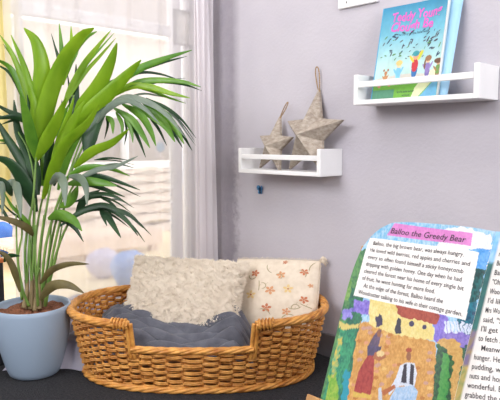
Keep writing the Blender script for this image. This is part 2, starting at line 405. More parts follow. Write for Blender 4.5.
# ------------------------------------------------------------ socket plate, butterfly, marks
def wall_bits():
    x0 = onplane(340, 10, (0,0,0), n_y); x1 = onplane(379, 2, (0,0,0), n_y)
    e = empty('wall_socket', ((x0[0]+x1[0])/2, 0, x0[2]), 'white double plate cut off at the top edge of the photo, left of the book', 'socket')
    q = MB(); q.box((x0[0], -.012, x0[2]), (x1[0], -.0003, x0[2]+.088)); q.build('plate', M_white, e, smooth=False, bevel=.003)
    gm = mat('dark_slot', (90,88,86))
    for k in (0, 1):
        cx = x0[0]+.036+k*.075
        q = MB(); q.box((cx-.002, -.0128, x0[2]+.014), (cx+.002, -.0119, x0[2]+.020)); q.build('slot', gm, e, smooth=False)
    for k in (0, 1):
        sw = MB(); cx = x0[0]+.045+k*.07; sw.box((cx-.008, -.016, x0[2]+.055), (cx+.008, -.0119, x0[2]+.078))
        sw.build('rocker', M_white, e, smooth=False, bevel=.002)
    c = onplane(261, 190, (0,0,0), n_y); R = .018
    e = empty('butterfly', (c[0], 0, c[2]-R), 'tiny blue butterfly decoration on the wall under the lower shelf', 'butterfly')
    q = MB()
    for sx in (-1, 1):
        for (ax, az, rx, rz, rt) in ((.55, .45, .55, .62, .5), (.40, -.45, .38, .42, -.4)):
            vs = [(c[0], -.002, c[2])]
            for k in range(14):
                a = 2*PI*k/14; X_ = rx*math.cos(a); Z_ = rz*math.sin(a)
                xx = (ax+X_*math.cos(rt)+Z_*math.sin(rt)); zz = (az-X_*math.sin(rt)+Z_*math.cos(rt))
                vs.append((c[0]+sx*xx*R*.8, -.002-.006*abs(xx), c[2]+zz*R))
            q.add(vs, [(0, 1+k, 1+(k+1) % 14) for k in range(14)])
    q.build('wing', mat('butterfly_blue', (50,110,170), (90,160,205), scale=180, rough=.4), e, solid=.0005)
    q = MB(); q.tube([(c[0], -.003, c[2]-R*.8), (c[0], -.004, c[2]), (c[0], -.003, c[2]+R*.6)], [.0006, .0013, .0008], 8); q.build('body', mat('butterfly_dark', (30,40,70)), e)
wall_bits()

# ------------------------------------------------------------ picture book on the upper shelf
def inside(poly, X, Y):
    r = np.zeros(X.shape, bool); n = len(poly)
    for i in range(n):
        x1, y1 = poly[i]; x2, y2 = poly[(i+1) % n]
        c = ((y1 > Y) != (y2 > Y)); xx = (x2-x1)*(Y-y1)/((y2-y1) if y2 != y1 else 1e-9)+x1
        r ^= c & (X < xx)
    return r
def L3(c): return np.array(lin(c))
def picture_book():
    # leaning sheet: bottom on the board, top against the wall
    zb = ZR+.0145; yb = -.082; yt = -.026; Hh = .272
    lean = math.atan2(yt-yb, Hh); up = np.array([0, math.sin(lean), math.cos(lean)]); nrm = np.array([0, -math.cos(lean), math.sin(lean)])
    p0 = np.array([0, yb, zb])
    a = onplane(372.5, 96, p0, nrm); a = np.array([a[0], yb, zb]); b = onplane(438, 92, p0, nrm)
    W = b[0]-a[0]; H = .288
    e = empty('picture_book', a, 'blue picture book with pink title leaning on the upper right shelf', 'book')
    def S(s, t, o=0):                                             # s,t in 0..1, fore edge bows slightly outward
        return a+np.array([1., 0, 0])*(s*W)+up*(t*H)+nrm*(o+.0035+ .010*max(0, (s-.55)/.45)**2*(.5+.5*t))+np.array([.0,0,0])
    nx, ny = 200, 210
    q = MB(); q.grid(lambda u, v: S(u, v), nx, ny)
    o = q.build('cover', mat_attr('book_cover_print', .35), e)
    U, V = np.meshgrid(np.linspace(0,1,nx), np.linspace(0,1,ny)); U = U.ravel(); V = V.ravel()
    C = np.zeros((nx*ny, 3)); 
    top, mid, low = L3((48,138,176)), L3((112,186,208)), L3((186,220,214))
    k = V[:, None]; C[:] = np.where(k > .7, mid+(top-mid)*(k-.7)/.3, low+(mid-low)*np.clip((k-.35)/.35, 0, 1))
    C *= (1+.16*(vnoise(U*8, V*8, 1)-.5)+.1*(vnoise(U*30, V*30, 2)-.5))[:, None]
    def fill(m, c): C[m] = L3(c)*(1+.12*(vnoise(U*40, V*40, 5)[m]-.5))[:, None]
    # grass mound and sandy patch
    fill(V < .20+.05*np.sin(U*2.6+.3), (205,200,190)); fill(V < .15+.04*np.sin(U*3), (120,185,70)); fill((V < .10) & (U < .35), (90,150,120))
    fill(inside([(.62,0),(.72,0),(1.0,.22),(1.0,.30),(.8,.24),(.66,.1)], U, V), (232,236,190))
    fill(inside([(.74,0),(1,0),(1,.2),(.86,.1)], U, V), (110,180,215))
    # paper leaves and seeds in the sky
    r2 = random.Random(8)
    for i in range(72):
        cx, cy, an, ln = r2.uniform(.05,.97), r2.uniform(.40,.70), r2.uniform(-.3,1.2), r2.uniform(.016,.034)
        dx, dy = (U-cx)*math.cos(an)+(V-cy)*math.sin(an), -(U-cx)*math.sin(an)+(V-cy)*math.cos(an)
        fill((dx/ln)**2+(dy/(ln*.3))**2 < 1, r2.choice([(60,80,95),(90,100,105),(70,60,80),(90,140,80),(40,70,100)]))
    def el(cx, cy, rx, ry, c, an=0):
        dx, dy = (U-cx)*math.cos(an)+(V-cy)*math.sin(an), -(U-cx)*math.sin(an)+(V-cy)*math.cos(an)
        fill((dx/rx)**2+(dy/ry)**2 < 1, c)
    # five small party figures in a row
    def kid(cx, y0, s, body, head, leg, arm, lift=0):
        el(cx, y0+.02*s, .018*s, .05*s, leg, .2); el(cx+.035*s, y0+.02*s, .018*s, .05*s, leg, -.3)
        el(cx+.015*s, y0+.09*s, .042*s, .06*s, body); el(cx-.035*s, y0+(.10+lift*.05)*s, .014*s, .045*s, arm, .8); el(cx+.065*s, y0+(.11+lift*.07)*s, .014*s, .05*s, arm, -.6)
        el(cx+.015*s, y0+.175*s, .038*s, .036*s, head)
    kid(.17, .17, .62, (196,140,90), (186,126,80), (176,116,74), (190,130,84)); el(.145,.31,.014,.014,(150,96,60)); el(.21,.31,.014,.014,(150,96,60))
    kid(.36, .19, .95, (120,190,225), (236,206,170), (150,205,230), (120,190,225)); el(.375,.375,.05,.028,(228,196,120))
    kid(.60, .23, 1.15, (196,50,60), (222,160,120), (50,110,170), (226,200,60), 1); el(.615,.455,.05,.03,(60,150,160)); el(.69,.43,.016,.06,(200,205,70),-.6)
    kid(.80, .21, .95, (140,120,180), (226,190,150), (120,110,170), (150,130,186)); el(.815,.39,.048,.03,(150,110,80)); el(.77,.33,.014,.05,(120,84,64))
    kid(.96, .19, .85, (110,150,80), (206,160,124), (150,100,70), (170,120,84)); el(.965,.35,.06,.026,(110,76,56))
    for cx, cy in ((.05,.16),(.10,.14),(.48,.17),(.26,.15)): el(cx, cy, .025, .018, (226,130,120))
    paint(o.data, C)
    # fore edge of pages and pale blue back board
    q = MB(); q.grid(lambda u, v: S(.012+.985*u, .008+.984*v, -.002), 12, 12); q.build('pages', mat('page_paper', (240,238,230)), e, solid=.012)
    wB = W+.034
    def SB(s, t, o=0): return a+np.array([1,0,0.])*(s*wB)+up*(t*(H+.002)-.0005)+nrm*(o-.013+.004*s-(.012*max(0, .35-t)/.35*s)*0)
    q = MB(); q.grid(lambda u, v: SB(u*(1-.018*(1-v)**1*2.2*(u)), v), 16, 16); q.build('back_cover', mat('pale_blue_cover', (160,208,240), (172,216,244), rough=.35, scale=5), e, solid=.002)
    q = MB(); q.box((0,0,0),(.003,H,.018), M=lambda p: a+np.array([-.002+p[0],0,0])+up*p[1]+nrm*(.004-p[2])); q.build('spine', mat('book_spine', (80,165,205)), e, smooth=False)
    # lettering
    tm = mat('pink_letter', (226,110,200), (214,90,184), scale=60, rough=.4); dk = mat('dark_letter', (40,50,80))
    def put(mbd, body, s0, s1, t0, size, mi=0, jit=0, shear=0, bold=0):
        v, f = text_geo(body, shear, bold); w = v[:,0].max()
        pts = [S(s0+(s1-s0)*p[0]/w, t0+size*p[1]+jit*math.sin(p[0]*2.6), .0009) for p in v]; mbd.add(pts, f, mi)
    q = MB(); put(q, 'Teddy Young', .16, .93, .825, .135, 0, .008, .1, .03); put(q, 'Clough Be', .16, .82, .715, .135, 0, .008, .1, .03); q.build('title', tm, o, smooth=False); q = MB()
    put(q, 'The story of the little wish', .28, .76, .665, .036, 1); q.build('subtitle', [tm, dk], o, smooth=False); q = MB(); put(q, 'by the same author', .40, .66, .055, .036, 1); put(q, 'and friends', .48, .60, .018, .03, 1)
    q.build('author_line', [tm, dk], o, smooth=False)
picture_book()

# ------------------------------------------------------------ basket
BC = np.array([.214, -.392, 0.]); BH, BD = .218, .140               # centre, high rim, dip rim
M_wick = mat('honey_wicker', (180,110,42), (240,176,90), rough=.36, scale=34, bump=.25, bscale=160, detail=6)
M_wick_d = mat('honey_wicker_stake', (140,82,34), (186,122,60), rough=.45, scale=30)
def bxy(th, h, off=0):
    """point on the basket wall at angle th (0 = along image right, -pi/2 = toward the viewer) and height h"""
    k = h/BH; a = .374+.050*k**.8+off; b = .222+.030*k**.8+off
    c, s = math.cos(th), math.sin(th); e_ = 2/2.35
    x = a*math.copysign(abs(c)**e_, c); y = b*math.copysign(abs(s)**e_, s)
    return BC+RH*x+FH*y+np.array([0, 0, h])
def theta_px(px, h):
    best = None
    for i in range(400):
        th = -PI+PI*i/400; u_ = proj(bxy(th, h))[0]
        if best is None or abs(u_-px) < best[0]: best = (abs(u_-px), th)
    return best[1]
THA, THB = theta_px(129, BH), theta_px(255, BH)
def basket():
    e = empty('wicker_basket', BC, 'large oval honey-coloured wicker pet basket with a low front opening, on the dark carpet', 'basket')
    NS = 62; rows = 21; rstep = BH/rows
    def indip(th):
        t = (th+PI) % (2*PI)-PI; return THA < t < THB
    # weavers
    lo = MB()
    for r in range(rows):
        h = .012+r*(BH-.018)/rows
        pts = []; M = NS*8
        for i in range(M+1):
            th = 2*PI*i/M
            if h > BD-.008 and indip(th): 
                if pts: 
                    for sg in (-.0023, .0023):
                        if len(pts) > 3: lo.tube([p+np.array([0,0,sg]) for p in pts], .0031, 6)
                pts = []; continue
            w = .0075*math.sin(NS/2*th+PI*(r % 2)+.15*math.sin(r*5))*(1+.2*math.sin(th*23+r*3.1))
            pts.append(bxy(th, h+.0014*math.sin(th*5+r*2.1)+.0016*math.sin(th*17+r*4.3), w))
        if len(pts) > 3:
            for sg in (-.0023, .0023): lo.tube([p+np.array([0,0,sg]) for p in pts], .0031, 6)
    lo.build('woven_side', M_wick, e)
    st = MB()
    for k in range(NS):
        th = 2*PI*(k)/NS; top = BD if indip(th) else BH
        for dt in (-.006, .006): st.tube([bxy(th+dt, top*j/6) for j in range(7)], .0036, 6)
    st.build('stakes', M_wick_d, e)
    # plaited rims: twisted strands
    def rope(path, rad, strands, turns, sr, name):
        q = MB(); P = [np.array(p) for p in path]; n = len(P)
        T = [P[min(i+1, n-1)]-P[max(i-1, 0)] for i in range(n)]
        s = [0]
        for i in range(1, n): s.append(s[-1]+np.linalg.norm(P[i]-P[i-1]))
        for k in range(strands):
            pts = []
            for i in range(n):
                t = T[i]/np.linalg.norm(T[i]); a_ = np.cross(t, [0,0,1.]) if abs(t[2]) < .95 else np.cross(t, FH); a_ /= np.linalg.norm(a_); b_ = np.cross(a_, t)
                an = 2*PI*k/strands+s[i]*turns; pts.append(P[i]+(a_*math.cos(an)+b_*math.sin(an)*.9)*rad)
            q.tube(pts, sr, 7)
        return q.build(name, M_wick, e)
    hi = [bxy(THB+(THA+2*PI-THB)*i/300, BH, .004) for i in range(301)]
    rope(hi, .0085, 6, 30, .0060, 'high_rim')
    dp = [bxy(THA+(THB-THA)*i/160, BD, .004) for i in range(161)]
    rope(dp, .0070, 5, 34, .0052, 'low_rim')
    bt = [bxy(2*PI*i/320, .010, .007) for i in range(321)]
    rope(bt, .0065, 4, 36, .0055, 'foot_border')
    # wrapped posts on both sides of the opening
    for th in (THA, THB):
        q = MB(); sgn = 1 if th == THA else -1
        P = [bxy(th, h, .004) for h in np.linspace(BD-.03, BH+.004, 30)]
        for dx in (-.006, .006): q.tube([p+RH*dx for p in P], .0065, 8)
        coil = []
        for i in range(0, 160):
            h = BH-.020+.024*i/159; an = i*2*PI/36; p = bxy(th-sgn*.035, h, .004)
            coil.append(bxy(th-sgn*(.02+.0008*i), BH+.001, .004)+np.array([0,0,1])*.0155*math.sin(an)+FH*.0155*math.cos(an))
        q.tube(coil, .0034, 6)
        q.build('wrapped_post', M_wick, e)
    q = MB(); q.grid(lambda u, v: tuple(BC+(bxy(2*PI*u, .008)-BC-np.array([0,0,.008]))*v*.98+np.array([0,0,.006])), 60, 6, 0, True); q.build('woven_floor', M_wick_d, e, solid=.004)
basket()

# ------------------------------------------------------------ blanket and pillows in the basket
M_grey = mat('grey_fleece', (80,81,90), (102,103,112), rough=.9, scale=30, bump=.25, bscale=200, sheen=.2)
def blanket():
    q = MB(); nu, nv = 240, 220
    def fn(u, v):
        s = -.345+.53*u; t = -.215+.30*v                            # along RH, along FH
        lim = 1-.0*v
        # keep inside the wall
        rr = (abs(s)/.405)**2.35+(abs(t)/.235)**2.35
        if rr > 1: k = rr**(-1/2.35); s *= k; t *= k
        X = BC+RH*s+FH*t
        base = .092+.050*min(1, max(0, (t+.20)/.20))
        # heap on the left and a tongue rising right of the opening
        base += .016*math.exp(-((s+.22)/.08)**2)*min(1, max(0, (t+.2)/.15))
        base += .030*math.exp(-((s-.15)/.07)**2)*math.exp(-((t+.05)/.1)**2)
        g = t*135+s*20+3.6*math.sin(s*9+t*7+.5)+2.0*math.sin(s*19-t*17)
        fold = abs(math.sin(g*.5))**.7*.040*(.7+.5*math.sin(s*17+t*9))+abs(math.sin(g*.37-s*24+1))**.8*.022+.008*math.sin(s*13+2)
        edge = min(1, min(u, 1-u)*9, (v+.02)*9)
        z = base+fold*(.35+.65*edge)
        if rr > .97: z = min(z, .135)
        z -= .05*(1-min(1, (1-u)*7))**2
        return (X[0], X[1], z)
    q.grid(fn, nu, nv)
    tag(q.build('fleece_blanket', M_grey, solid=.004), 'crumpled slate grey fleece blanket lying in the wicker basket', 'blanket')
blanket()
def pillow_fn(c, ax, ay, an, w, h, T, sag=0.0, wr=0.0, seed=0, pk=.07):
    def S(u, v, side=1, o=0):
        x, y = 2*u-1, 2*v-1
        pin = 1-pk*(1-abs(y)**2)*abs(x)**6; piny = 1-pk*(1-abs(x)**2)*abs(y)**6
        th = T*(max(0, 1-abs(x)**2.6)*max(0, 1-abs(y)**2.6))**.45
        th *= 1+wr*(math.sin(x*7+y*3+seed)*.5+math.sin(y*11-x*5+seed*2)*.3)
        return c+ax*(x*w/2*pin)+ay*(y*h/2*piny)+an*(side*th+o)+np.array([0,0,-sag*(1-x*x)*max(0,y)])
    return S
def pillow_mesh(S, n=44):
    q = MB(); q.grid(lambda u, v: tuple(S(u, v, 1)), n, n); q.grid(lambda u, v: tuple(S(1-u, v, -1)), n, n); return q
def frame(yaw, lean, roll):
    h = RH*math.cos(yaw)+FH*math.sin(yaw); back = -RH*math.sin(yaw)+FH*math.cos(yaw)
    upv = np.array([0,0,1.])*math.cos(lean)+back*math.sin(lean); n_ = np.cross(h, upv)
    ax = h*math.cos(roll)+upv*math.sin(roll); ay = -h*math.sin(roll)+upv*math.cos(roll)
    return ax, ay, n_
def pillows():
    cream = mat('cream_fleece', (224,210,190), (242,230,212), rough=.95, scale=40, sheen=.4, trans=.12)
    ax, ay, an = frame(-.20, .62, -.02)
    c = at(185, 295, 2.045)
    S = pillow_fn(c, ax, ay, an, .425, .265, .06, seed=1)
    o = pillow_mesh(S).build('shaggy_pillow', cream); tag(o, 'cream shaggy curly pillow at the left inside the basket', 'pillow')
    q = MB()
    N_ = 24000
    for i in range(N_):
        u_, v_ = random.random(), random.random(); side = 1 if random.random() < .86 else -1
        if random.random() < .16:                                  # extra along the seams
            k = random.random()*.03
            if random.random() < .5: u_ = k if random.random() < .5 else 1-k
            else: v_ = k if random.random() < .3 else 1-k
        p = S(u_, v_, side); L_ = random.uniform(.008, .016); nrm = an*side
        clx, cly = 1.7*math.sin(u_*52+math.sin(v_*37)*2), 1.7*math.cos(v_*44+math.sin(u_*41)*2)
        d = nrm*.7+ax*(clx*.7+random.uniform(-.5,.5)+(2*u_-1)**5*1.0)+ay*(cly*.6+random.uniform(-.5,.5)+(2*v_-1)**5*1.0); d = d/np.linalg.norm(d)
        s_ = np.cross(d, nrm+ax*.01); s_ /= np.linalg.norm(s_)+1e-9; w_ = random.uniform(.0009, .0016)
        p1 = p+d*L_*.55; d2 = d+s_*random.uniform(-.8,.8)-nrm*.7; p2 = p1+d2/np.linalg.norm(d2)*L_*.5
        q.add([p-s_*w_, p+s_*w_, p1+s_*w_, p1-s_*w_, p2+s_*w_*.3], [(0,1,2,3), (3,2,4)])
    tag(q.build('fur_pile', cream, o), kind='stuff')
    # embroidered cushion behind it, on the right
    lin_m = mat('cream_linen', (222,206,184), (234,220,200), rough=.85, scale=50, bump=.3, bscale=400)
    ax, ay, an = frame(-.40, .50, .06)
    c = at(274, 295, 2.07)
    S2 = pillow_fn(c, ax, ay, an, .32, .26, .046, wr=.08, seed=3, pk=-.02)
    e = empty('embroidered_cushion', c, 'cream cushion with orange embroidered flowers at the right inside the basket', 'pillow')
    cov = pillow_mesh(S2).build('cushion_cover', lin_m, e)
    q = MB()
    def strip(pts, w_, mi):
        vs = []; n = len(pts)
        for i, (a_, b_) in enumerate(pts):
            a0, b0 = pts[max(i-1,0)]; a1, b1 = pts[min(i+1,n-1)]; dx, dy = a1-a0, b1-b0; l = math.hypot(dx, dy)+1e-9
            ww = w_*(1 if 0 < i < n-1 else .3)
            for sg in (-1, 1): vs.append(tuple(S2(a_-dy/l*ww*sg, b_+dx/l*ww*sg, 1, .0012)))
        q.add(vs, [(2*i, 2*i+1, 2*i+3, 2*i+2) for i in range(n-1)], mi)
    def flower(a_, b_, r, mi, mc, petals=5, rot=0):
        for k in range(petals):
            an_ = rot+2*PI*k/petals; ps = [(a_+math.cos(an_)*r*t_, b_+math.sin(an_)*r*t_) for t_ in (.2, .45, .75, 1.0)]
            strip(ps, r*.26, mi)
        strip([(a_-r*.2, b_), (a_, b_), (a_+r*.2, b_)], r*.2, mc)
    r3 = random.Random(5)
    fl = [(.60,.74,.055,1),(.85,.80,.05,0),(.50,.52,.06,1),(.70,.55,.06,2),(.88,.42,.05,0),(.48,.28,.06,0),(.70,.25,.05,1),(.30,.75,.05,0),(.28,.45,.06,2),(.93,.62,.03,1),(.62,.93,.03,0)]
    thr = [mat('orange_thread', (206,128,84), (188,110,76), scale=90), mat('ochre_thread', (214,156,110)), mat('pale_yellow_thread', (232,202,140)), mat('olive_thread', (176,160,124))]
    for a_, b_, r, mi in fl:
        q = MB(); flower(a_, b_, r, mi, 0, 5, r3.random()*3); q.build('embroidered_flower', thr, cov, smooth=False)
    for i in range(13):
        q = MB(); a_, b_ = r3.uniform(.3,.92), r3.uniform(.15,.9); an_ = r3.uniform(0, 6); cv = r3.uniform(-9, 9); ps = [(a_, b_)]
        for k in range(7): an_ += cv*.06; ps.append((ps[-1][0]+math.cos(an_)*.022, ps[-1][1]+math.sin(an_)*.022))
        ps = [(min(.96,max(.04,x_)), min(.96,max(.04,y_))) for x_, y_ in ps]
        strip(ps, .0055, 3); strip([ps[3], (ps[3][0]+.02, ps[3][1]+.03)], .006, 3); q.build('embroidered_stem', thr, cov, smooth=False)
    q = MB()
    for (u_, v_) in ((1,1),):
        p = S2(u_, v_)
        for k in range(60):
            d = ax*random.uniform(.1,1.0)+ay*random.uniform(-.2,1.0)+an*random.uniform(-.5,.6); d /= np.linalg.norm(d)
            q.tube([p-ax*.006, p+d*.013, p+d*.023+np.array([0,0,-.006])], [.003, .0026, .0016], 5)
    q.build('tassel', lin_m, e)
    q = MB()                                                       # fringe along the seam
    for k in range(170):
        t_ = k/169; p = S2(.99, t_) if k % 2 else S2(t_, .99); d = (ax if k % 2 else ay)+an*random.uniform(-.4,.4)+np.array([0,0,random.uniform(-.4,.2)]); d /= np.linalg.norm(d)
        q.tube([p, p+d*random.uniform(.004,.009)], [.0011,.0006], 4)
    q.build('seam_fringe', lin_m, e)
pillows()

# ------------------------------------------------------------ big open story book on its stand
def story_book():
    n_up = None
    # lean: book rows run parallel to the wall; tilt chosen so its left edge passes the surveyed points
    P0 = at(321, 399, 1.25); h = np.array([1., 0, 0])
    def setup(b):
        up = np.array([0, math.sin(b), math.cos(b)]); n_ = np.array([0, -math.cos(b), math.sin(b)]); return up, n_
    best = None
    for i in range(100):
        b = .1+.7*i/100; up, n_ = setup(b); q1 = onplane(357, 262, P0, n_); s = (q1-P0)@h
        if best is None or abs(s) < best[0]: best = (abs(s), b)
    B = best[1]; up, n_ = setup(B)
    print('book lean', math.degrees(B))
    def st(px, py): q_ = onplane(px, py, P0, n_); return ((q_-P0)@h, (q_-P0)@up)
    gt, gb = st(495, 231), st(456, 390)
    def bend(s, t):
        g = gb[0]+(gt[0]-gb[0])*(t-gb[1])/(gt[1]-gb[1])
        ds = abs(s-g); o = .006-.010*math.exp(-(ds/.02)**2)+.006*math.exp(-((ds-.06)/.05)**2)
        lt = st(372, 228)[1]
        k = max(0, (t-(lt-.07))/.07)*max(0, 1-(s-st(372,228)[0])/.06); o -= .012*min(1.3, k)**2*1.0
        return o
    def W(s, t, o=0): return P0+h*s+up*t+n_*(bend(s, t)+o)
    base = W(.2, 0)
    e = empty('open_story_book', P0+h*.15, 'large open story book with painted village scene, on the wooden stand', 'book')
    # ---- left page painted on a fine grid
    outl = [st(*p) for p in ((319.5,408),(322,399),(334,350),(346,300),(353,275),(360,256),(366,244),(373,234.5),(381,228.5),(391,224.5))]
    OL = spline(outl, 300); 
    lt = outl[-1]
    nx, ny = 330, 330
    gb2 = (gb[0]+(gb[0]-gt[0])*( (gb[1]-outl[0][1])/(gt[1]-gb[1])), outl[0][1])
    V_ = []
    tt = st(400, 221.5); 
    pts = np.zeros((ny, nx, 2))
    for j in range(ny):
        b = j/(ny-1); l = OL[min(299, int(b*299))]; g = np.array(gb2)+(np.array(gt)-np.array(gb2))*b
        for i in range(nx):
            a_ = i/(nx-1); p = np.array(l)*(1-a_)+g*a_
            if b > .9: p = p+np.array([0, (b-.9)/.1*.010*math.sin(PI*min(1, a_*1.0))**.6*(1-a_)])
            pts[j, i] = p
    q = MB(); vs = [W(p[0], p[1]) for p in pts.reshape(-1, 2)]
    q.add(vs, [(j*nx+i, j*nx+i+1, (j+1)*nx+i+1, (j+1)*nx+i) for j in range(ny-1) for i in range(nx-1)])
    left = q.build('left_page', mat_attr('page_print', .5), e)
    flat = np.array([P0+h*p[0]+up*p[1] for p in pts.reshape(-1, 2)])
    d = flat-CAM; zz = d@FW; X = 250+F*(d@RT)/zz; Y = 200-F*(d@UP)/zz
    C = np.zeros((len(X), 3)); nzA = vnoise(X*.22, Y*.22, 1); nzB = vnoise(X*.9, Y*.5, 2); nzC = vnoise(X*1.7, Y*1.7, 3)
    def fill(m, c, c2=None, amt=.25, jx=0):
        a_ = L3(c); b_ = L3(c2 or c); k = np.clip((nzA*.4+nzB*.6-.25)*2, 0, 1)[m][:, None]
        C[m] = (a_+(b_-a_)*k)*(1+amt*(nzC[m]-.5))[:, None]
    Xw = X+3*(vnoise(X*.3, Y*.3, 7)-.5); Yw = Y+3*(vnoise(X*.3, Y*.3, 8)-.5)
    pg = lambda *p: inside(list(p), Xw, Yw)
    pe = lambda *p: inside(list(p), X, Y)
    fill(X > 0, (110,180,220), (180,212,232))                       # sky
    fill(pg((440,232),(466,228),(492,236),(488,262),(440,250)), (225,228,236), (240,240,244))
    # foliage at the left, sea-green shadows of paint
    fill(pg((340,250),(372,250),(364,300),(345,420),(300,420)), (50,110,70), (96,150,84))
    fill(pg((345,262),(356,262),(350,300),(338,300)), (90,140,60), (130,170,90))
    fill(pg((352,288),(366,290),(362,345),(343,410),(330,410),(345,340)), (30,90,74), (50,130,90))
    fill(pg((344,322),(358,330),(350,370),(338,405),(322,405)), (20,110,90), (60,160,110))
    fill(pg((330,376),(338,370),(340,405),(326,405)), (110,170,50), (160,190,70))
    fill(pg((346,370),(352,372),(350,410),(342,410)), (30,150,170))
    fill(pg((358,382),(362,384),(356,410),(350,410)), (40,160,160))
    fill(pg((340,336),(344,337),(336,380),(332,378)), (220,190,70), (90,170,120))
    fill(pg((356,300),(372,302),(372,316),(354,313)), (110,90,190), (150,130,215))     # violets
    fill(pg((344,310),(354,308),(353,318),(343,320)), (120,110,200), (160,150,220))
    fill(pg((340,322),(352,326),(361,324),(360,329),(350,330),(340,328)), (216,196,110))
    # distant hills / dark trees at right
    fill(pg((462,285),(478,285),(474,345),(458,345)), (20,70,100), (30,120,140))
    fill(pg((468,262),(486,266),(478,300),(462,306)), (26,60,60), (40,110,110))
    fill(pg((470,250),(492,250),(486,270),(470,268)), (70,150,220), (120,180,235))
    fill(pg((438,312),(450,316),(452,345),(436,342)), (110,90,190), (140,120,210))
    fill(pg((446,330),(478,336),(474,352),(444,346)), (110,90,180), (150,130,205))
    for k in range(9): x0 = 447+k*3; fill(pg((x0,322),(x0+2.2,323),(x0+2,334),(x0-.4,333)), (226,230,240), (200,210,235))
    # the painted yard
    fill(pg((362,322),(398,330),(438,344),(440,420),(346,420),(356,350)), (196,138,62), (220,168,92))
    for k in range(70):
        cx, cy = 350+random.random()*88, 328+random.random()*80
        m = ((X-cx)/2.6)**2+((Y-cy)/1.8)**2 < 1; m &= pg((362,322),(398,330),(438,344),(440,420),(346,420),(356,350))
        fill(m, random.choice([(214,150,110),(186,120,52),(226,184,108),(196,150,130)]))
    # dark bushes right of the yard, winding path
    fill(pg((440,344),(478,350),(466,420),(432,420)), (30,66,50), (60,110,60))
    fill(pg((446,352),(452,354),(446,410),(438,410)), (60,140,70), (90,160,80))
    fill(pg((456,340),(461,345),(462,362),(457,380),(460,412),(450,412),(451,380),(455,362),(450,350),(440,343),(442,340)), (196,150,80), (214,172,100))
    fill(pg((464,345),(474,346),(466,400),(461,400)), (34,60,60), (40,90,100))
    # cottage
    fill(pg((372,296),(380,291),(394,302),(436,314),(436,342),(398,335),(370,325)), (226,204,120), (238,220,150))
    fill(pg((394,302),(438,311),(443,318),(440,326),(400,316)), (150,54,40), (176,78,56))
    fill(pg((372,293),(396,297),(399,314),(390,302),(381,292),(372,305)), (226,200,110), (214,190,120))
    fill(pg((377,327),(377,318),(380,314),(384,315),(384,327)), (70,50,90), (50,50,70))
    fill(pg((397,333),(398,322),(400,319),(403,320),(402,334)), (52,50,64))
    fill(((X-413.5)/2.7)**2+((Y-324.5)/3)**2 < 1, (62,56,90)); fill(((X-427)/2.3)**2+((Y-328)/2.3)**2 < 1, (62,56,90))
    # woman
    fill(pe((380,330),(383,330),(381,344),(375,356),(370,346),(374,338)), (84,72,96), (110,84,110))
    fill(pe((369,346),(383,347),(381,360),(369,358)), (86,74,110), (70,60,90))
    fill(pe((369,356),(376,356),(375,380),(372,396),(355,394),(360,372)), (150,44,44), (178,70,60))
    fill(pe((355,392),(373,395),(372,399),(354,397)), (214,180,80))
    fill(((X-380.5)/2)**2+((Y-334)/3.6)**2 < 1, (146,90,60)); fill(pe((377,352),(384,353),(388,358),(380,362),(374,358)), (170,104,66)); fill(((X-382)/4)**2+((Y-354)/3)**2 < 1, (226,198,140))
    # man
    fill(((X-411)/3.2)**2+((Y-351)/2.6)**2 < 1, (168,74,50)); fill(((X-411)/2.6)**2+((Y-357)/4.6)**2 < 1, (150,96,64))
    fill(pe((402,366),(409,363),(417,364),(420,374),(417,388),(404,386),(398,388),(391,396),(390,392),(398,378)), (206,216,232), (222,226,236))
    fill(pe((406,365),(409,364),(409,384),(403,383)), (52,46,60)); fill(pe((413,364),(417,366),(416,386),(412,384)), (52,46,60))
    fill(pe((398,388),(416,386),(421,392),(416,412),(388,412),(392,398)), (150,186,222), (190,210,232))
    fill(pe((382,392),(396,385),(398,388),(386,396)), (176,98,52)); fill(pe((380,388),(383,388),(385,410),(380,410)), (200,206,216))
    C *= .84
    # printed panels
    fill(pe((396,224),(475,235),(473,247.5),(388,236)), (196,110,178), (206,124,188), amt=.08)
    fill(pe((370.5,238),(480,253),(466,320.5),(355,296)), (228,223,218), (232,227,222), amt=.02)
    paint(left.data, C)
    # ---- right page
    nr = 60
    gw = .30
    q = MB(); RV = []
    for j in range(nr):
        b = j/(nr-1); g = np.array(gb2)+(np.array(gt)-np.array(gb2))*b
        for i in range(nr):
            a_ = i/(nr-1); RV.append((g[0]+a_*gw, g[1]-.0*a_))
    RV = np.array(RV); q.add([W(p[0]+.0004, p[1]) for p in RV], [(j*nr+i, j*nr+i+1, (j+1)*nr+i+1, (j+1)*nr+i) for j in range(nr-1) for i in range(nr-1)])
    rp = q.build('right_page', mat_attr('right_page_print', .5), e)
    flat = np.array([P0+h*p[0]+up*p[1] for p in RV]); d = flat-CAM; zz = d@FW; X = 250+F*(d@RT)/zz; Y = 200-F*(d@UP)/zz
    C = np.zeros((len(X), 3)); nzA = vnoise(X*.22, Y*.22, 1); nzB = vnoise(X*.9, Y*.5, 2); nzC = vnoise(X*1.7, Y*1.7, 3)
    fill(X > 0, (96,168,222), (160,202,234)); fill((Y > 262) , (34,84,90), (40,110,100)); fill(Y > 330, (110,96,140), (150,130,90)); fill(Y > 365, (190,160,90), (120,140,80))
    fill(pe2 := inside([(500.5,236),(700,270),(700,470),(449,450),(463,392)], X, Y), (228,223,218), (232,227,222), amt=.02)
    paint(rp.data, C)
    # page block and stiff covers
    pap = mat('page_block_paper', (232,226,214), (240,234,224), rough=.7, scale=80)
    q = MB()
    q.grid(lambda u, v: tuple(W(*(lambda l, g: (l[0]+(g[0]+gw-l[0])*u, l[1]+(g[1]-l[1])*u))(OL[min(299, int(v*285))]+np.array([.003,0]), np.array(gb2)+(np.array(gt)-np.array(gb2))*v*.95), -.001)), 60, 40)
    q.build('page_block', pap, e, solid=.008)
